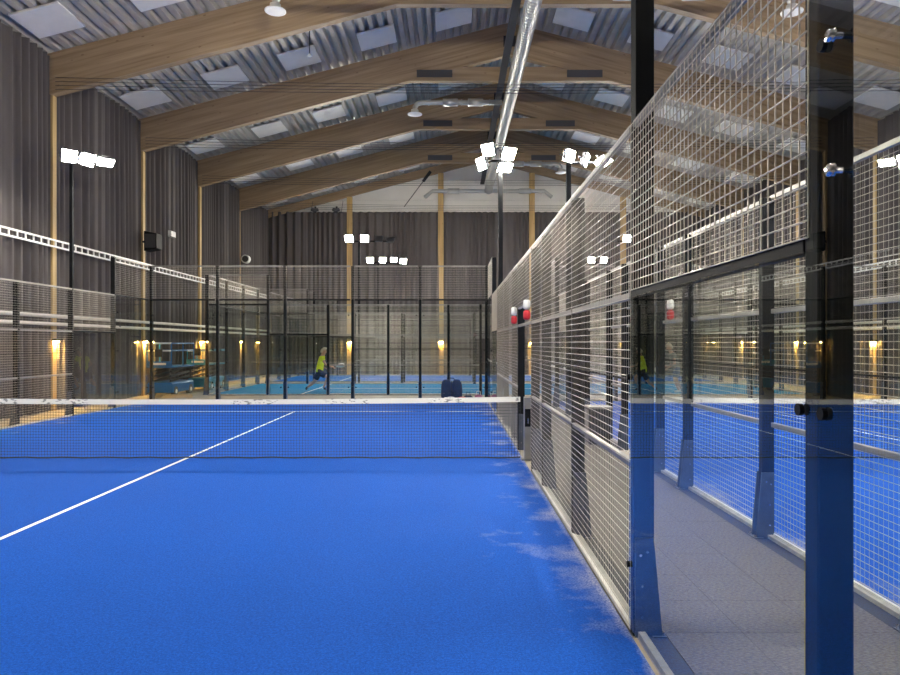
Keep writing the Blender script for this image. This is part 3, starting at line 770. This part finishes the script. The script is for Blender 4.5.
t = thing('waste_bin', 'dark box shaped waste bin with grey side standing on the carpet walkway', 'bin', (2.50, 11.6, 0.0085))
part('bin_body', MB().quadbox([(-.17, -.17, 0), (.17, -.17, 0), (.17, .17, 0), (-.17, .17, 0), (-.19, -.19, .6), (.19, -.19, .6), (.19, .19, .6), (-.19, .19, .6)]), 'tray', t, bevel=.01)
part('side_panel', MB().box(-.205, -.195, -.15, .15, .03, .58), 'rail', t)
part('lid', MB().box(-.21, .21, -.21, .21, .601, .64), 'rail', t, bevel=.008)

# ------------------------------------------------------------------ players
def skin_obj(name, chains, m, parent, root, sub=2):
    """chains: lists of (point, radius); shared points are merged"""
    bm = bmesh.new(); lay = bm.verts.layers.skin.verify(); vs = {}
    for ch in chains:
        prev = None
        for p, r in ch:
            key = tuple(round(c, 4) for c in p)
            if key not in vs:
                v = bm.verts.new(p); v[lay].radius = (r, r) if not isinstance(r, tuple) else r; vs[key] = v
            v = vs[key]
            if prev is not None and prev is not v and bm.edges.get((prev, v)) is None: bm.edges.new((prev, v))
            prev = v
    vs[tuple(round(c, 4) for c in root)][lay].use_root = True
    me = bpy.data.meshes.new(name); bm.to_mesh(me); bm.free(); me.materials.append(M[m])
    o = link(name, me, parent)
    s = o.modifiers.new('skin', 'SKIN'); s.use_smooth_shade = True; s.use_x_symmetry = False
    sd = o.modifiers.new('sub', 'SUBSURF'); sd.levels = sd.render_levels = sub
    return o
def hand_chains(w, d, side):
    d = Vector(d).normalized(); sv = Vector(side).normalized(); up = d.cross(sv)
    w = Vector(w); palm = w + d * .05; kn = w + d * .085
    out = [[(w, .026), (palm, (.034, .018)), (kn, (.036, .016))]]
    for i, (o, l) in enumerate(((-.03, .060), (-.01, .075), (.011, .072), (.031, .055))):
        b_ = kn + sv * o; out.append([(kn, (.036, .016)), (b_ + d * .02, .0085), (b_ + d * l * .7 + up * .012, .008), (b_ + d * l + up * .03, .007)])
    out.append([(palm, (.034, .018)), (palm + sv * -.045 + d * .01, .010), (palm + sv * -.06 + d * .045 + up * .015, .008)])
    return out
def person(label, base, J, shirt, shorts, shoem, hair_m):
    """J: joint name -> Vector relative to base"""
    t = thing('person', label, 'person', base)
    pel, waist, chest, neck, head = J['pelvis'], J['waist'], J['chest'], J['neck'], J['head']
    up = (head - neck).normalized(); fwd = J['face']
    body = [[(pel, (.15, .12)), (waist, (.135, .10)), (chest, (.16, .11)), (neck, .055), (head - up * .045, (.07, .08)), (head + up * .04, (.082, .095)), (head + up * .10, (.05, .06))]]
    for s in ('l', 'r'):
        hip, kn, an, toe = J['hip_' + s], J['knee_' + s], J['ankle_' + s], J['toe_' + s]
        body.append([(pel, .15), (hip, .095), ((hip + kn) / 2, .082), (kn, .058), ((kn * .65 + an * .35), .058), (an, .038)])
        sh, el, wr = J['sh_' + s], J['elbow_' + s], J['wrist_' + s]
        body.append([(chest, .16), (sh, .065), ((sh + el) / 2, .05), (el, .04), ((el + wr) / 2, .036), (wr, .026)])
        d = wr - el; body += hand_chains(wr, d, d.cross(fwd) if d.cross(fwd).length > .02 else Vector((0, 0, 1)))
    b = skin_obj('body', body, 'skin', t, pel)
    nose = head - up * .01 + fwd * .10
    part('nose', MB().lathe([(.004, .03), (.012, .01), (.017, -.015), (.006, -.022)], 8), 'skin', b, nose)
    side = up.cross(fwd).normalized()
    for s in (-1, 1):
        part('eye', MB().lathe([(.003, .012), (.011, .006), (.012, 0), (.011, -.006), (.003, -.012)], 8), 'shoe', b, head + up * .025 + fwd * .088 + side * s * .033)
        part('ear', MB().lathe([(.006, .03), (.016, .015), (.017, -.01), (.008, -.03)], 8), 'skin', b, head - up * .005 + side * s * .088)
    part('mouth', MB().box(-.022, .022, -.022, .022, -.004, .004), 'red', b, head - up * .055 + fwd * .072)
    hb = bmesh.new(); bmesh.ops.create_uvsphere(hb, u_segments=28, v_segments=20, radius=1.0)
    bmesh.ops.delete(hb, geom=[v for v in hb.verts if v.co.z < -.62 or (v.co.y > .30 and v.co.z < .42) or (abs(v.co.x) > .8 and v.co.z < -.1 and v.co.y > -.1)], context='VERTS')
    for v in hb.verts:
        x, y, z = v.co; k = 1 + .05 * math.sin(9 * x + 4 * z) * math.sin(7 * y + 2)
        v.co = head + up * .03 + side * (x * .093 * k) + fwd * (y * .112 * k - .004) + up * (z * .118 * k)
    hm = bpy.data.meshes.new('hair'); hb.to_mesh(hm); hb.free(); hm.materials.append(M[hair_m])
    for pl in hm.polygons: pl.use_smooth = True
    ho = link('hair', hm, t); so = ho.modifiers.new('thickness', 'SOLIDIFY'); so.thickness = .012
    sl = [[(pel - (waist - pel) * .35, (.185, .155)), (pel + (waist - pel) * .3, (.168, .138)), (waist, (.16, .13)), (chest, (.178, .135)), (chest + (neck - chest) * .7, .09)]]
    for s in ('l', 'r'): sl.append([(chest, .175), (J['sh_' + s], .088), (J['sh_' + s] * .45 + J['elbow_' + s] * .55, .078)])
    skin_obj('shirt', sl, shirt, t, chest)
    st = [[(waist * .75 + pel * .25, (.155, .128)), (pel, (.17, .14))]]
    for s in ('l', 'r'): st.append([(pel, .17), (J['hip_' + s], .118), (J['hip_' + s] * .25 + J['knee_' + s] * .75, .108)])
    skin_obj('shorts', st, shorts, t, pel)
    for s in ('l', 'r'):
        an, toe = J['ankle_' + s], J['toe_' + s]; heel = an - (toe - an) * .25 + Vector((0, 0, -.03))
        skin_obj('shoe', [[(heel, .045), (an * .5 + toe * .5, (.047, .042)), (toe, (.04, .03))], [(heel, .045), (an + Vector((0, 0, .02)), .045)]], shoem, t, heel)
    return t
def rel(base, px, py, Y, dy=0): return P(px, py, Y + dy) - Vector(base)
Yp = 24.2
B = P(319, 0, Yp); B.z = 0.012
J = {k: rel(B, x, y, Yp, d) for k, (x, y, d) in {
    'pelvis': (319.6, 371.5, 0), 'waist': (320.0, 366.5, 0), 'chest': (321.6, 360.0, 0), 'neck': (322.8, 355.6, 0), 'head': (324.0, 351.6, 0),
    'hip_r': (320.6, 373.5, -.09), 'knee_r': (328.2, 377.2, -.12), 'ankle_r': (323.6, 387.6, -.1), 'toe_r': (328.2, 389.8, -.1),
    'hip_l': (318.6, 373.5, .09), 'knee_l': (314.2, 382.2, .1), 'ankle_l': (307.0, 387.6, .1), 'toe_l': (306.0, 389.9, .1),
    'sh_r': (322.4, 358.2, -.2), 'elbow_r': (325.6, 364.4, -.24), 'wrist_r': (331.2, 366.4, -.2),
    'sh_l': (321.6, 358.2, .2), 'elbow_l': (318.0, 364.6, .27), 'wrist_l': (323.8, 367.2, .22)}.items()}
J['face'] = Vector((1, -.05, -.05)).normalized()
person('pale haired person in yellow shirt and black shorts running with a racket', B, J, 'yellow', 'shorts', 'shoe', 'hair')
def racket(label, grip, d, n, face_m, rim_m):
    d = Vector(d).normalized(); n = Vector(n); n = (n - d * n.dot(d)).normalized(); s = n.cross(d)
    t = thing('padel_racket', label, 'racket', grip); q = Matrix((s, n, d)).transposed().to_quaternion()
    part('handle', MB().tube([(0, 0, -.06), (0, 0, .12)], .016, 8), 'shoe', t, (0, 0, 0), q)
    prof = [(.13 * math.sin(a) * (1 - .12 * math.cos(a)), .27 - .14 * math.cos(a)) for a in [2 * PI * i / 24 for i in range(24)]]
    part('face', MB().prism([(x * .88, .27 + (z - .27) * .88) for x, z in prof], 1, -.017, .017), face_m, t, (0, 0, 0), q)
    rim = MB(); k = len(prof)
    for i in range(k):
        (xa, za), (xb, zb) = prof[i], prof[(i + 1) % k]
        ia, ib = (xa * .885, .27 + (za - .27) * .885), (xb * .885, .27 + (zb - .27) * .885)
        rim.quadbox([(ia[0], -.02, ia[1]), (ib[0], -.02, ib[1]), (xb, -.02, zb), (xa, -.02, za), (ia[0], .02, ia[1]), (ib[0], .02, ib[1]), (xb, .02, zb), (xa, .02, za)])
    part('rim', rim, rim_m, t, (0, 0, 0), q)
    part('throat', MB().box(-.035, .035, -.014, .014, .1, .16), rim_m, t, (0, 0, 0), q)
g = B + J['wrist_r'] + (J['wrist_r'] - J['elbow_r']).normalized() * .09
racket('white padel racket held by the running person', g, (1, -.1, .25), (.1, .5, 1), 'pad', 'white')
Y2 = 23.2
B2 = P(677, 0, Y2); B2.z = 0.012
J2 = {k: rel(B2, x, y, Y2, d) for k, (x, y, d) in {
    'pelvis': (676.0, 368.5, 0), 'waist': (675.2, 363.6, 0), 'chest': (672.8, 356.6, 0), 'neck': (671.0, 351.8, 0), 'head': (669.4, 347.6, 0),
    'hip_r': (676.2, 371.0, -.10), 'knee_r': (675.0, 381.0, -.2), 'ankle_r': (679.2, 390.6, -.22), 'toe_r': (674.6, 391.8, -.24),
    'hip_l': (676.8, 371.0, .10), 'knee_l': (676.2, 381.0, .2), 'ankle_l': (682.0, 389.6, .26), 'toe_l': (677.6, 391.5, .26),
    'sh_r': (673.2, 355.0, -.2), 'elbow_r': (675.2, 363.4, -.26), 'wrist_r': (668.8, 367.2, -.22),
    'sh_l': (673.2, 355.0, .2), 'elbow_l': (673.2, 363.4, .26), 'wrist_l': (667.0, 366.0, .16)}.items()}
J2['face'] = Vector((-1, -.1, -.1)).normalized()
person('person in grey shirt and blue shorts waiting with a green racket', B2, J2, 'greyshirt', 'blueshorts', 'whiteshoe', 'hair')
g2 = B2 + J2['wrist_r'] + (J2['wrist_r'] - J2['elbow_r']).normalized() * .09
racket('green padel racket with white rim held by the waiting person', g2, (-1, -.1, -.1), (0, 1, .3), 'green', 'white')
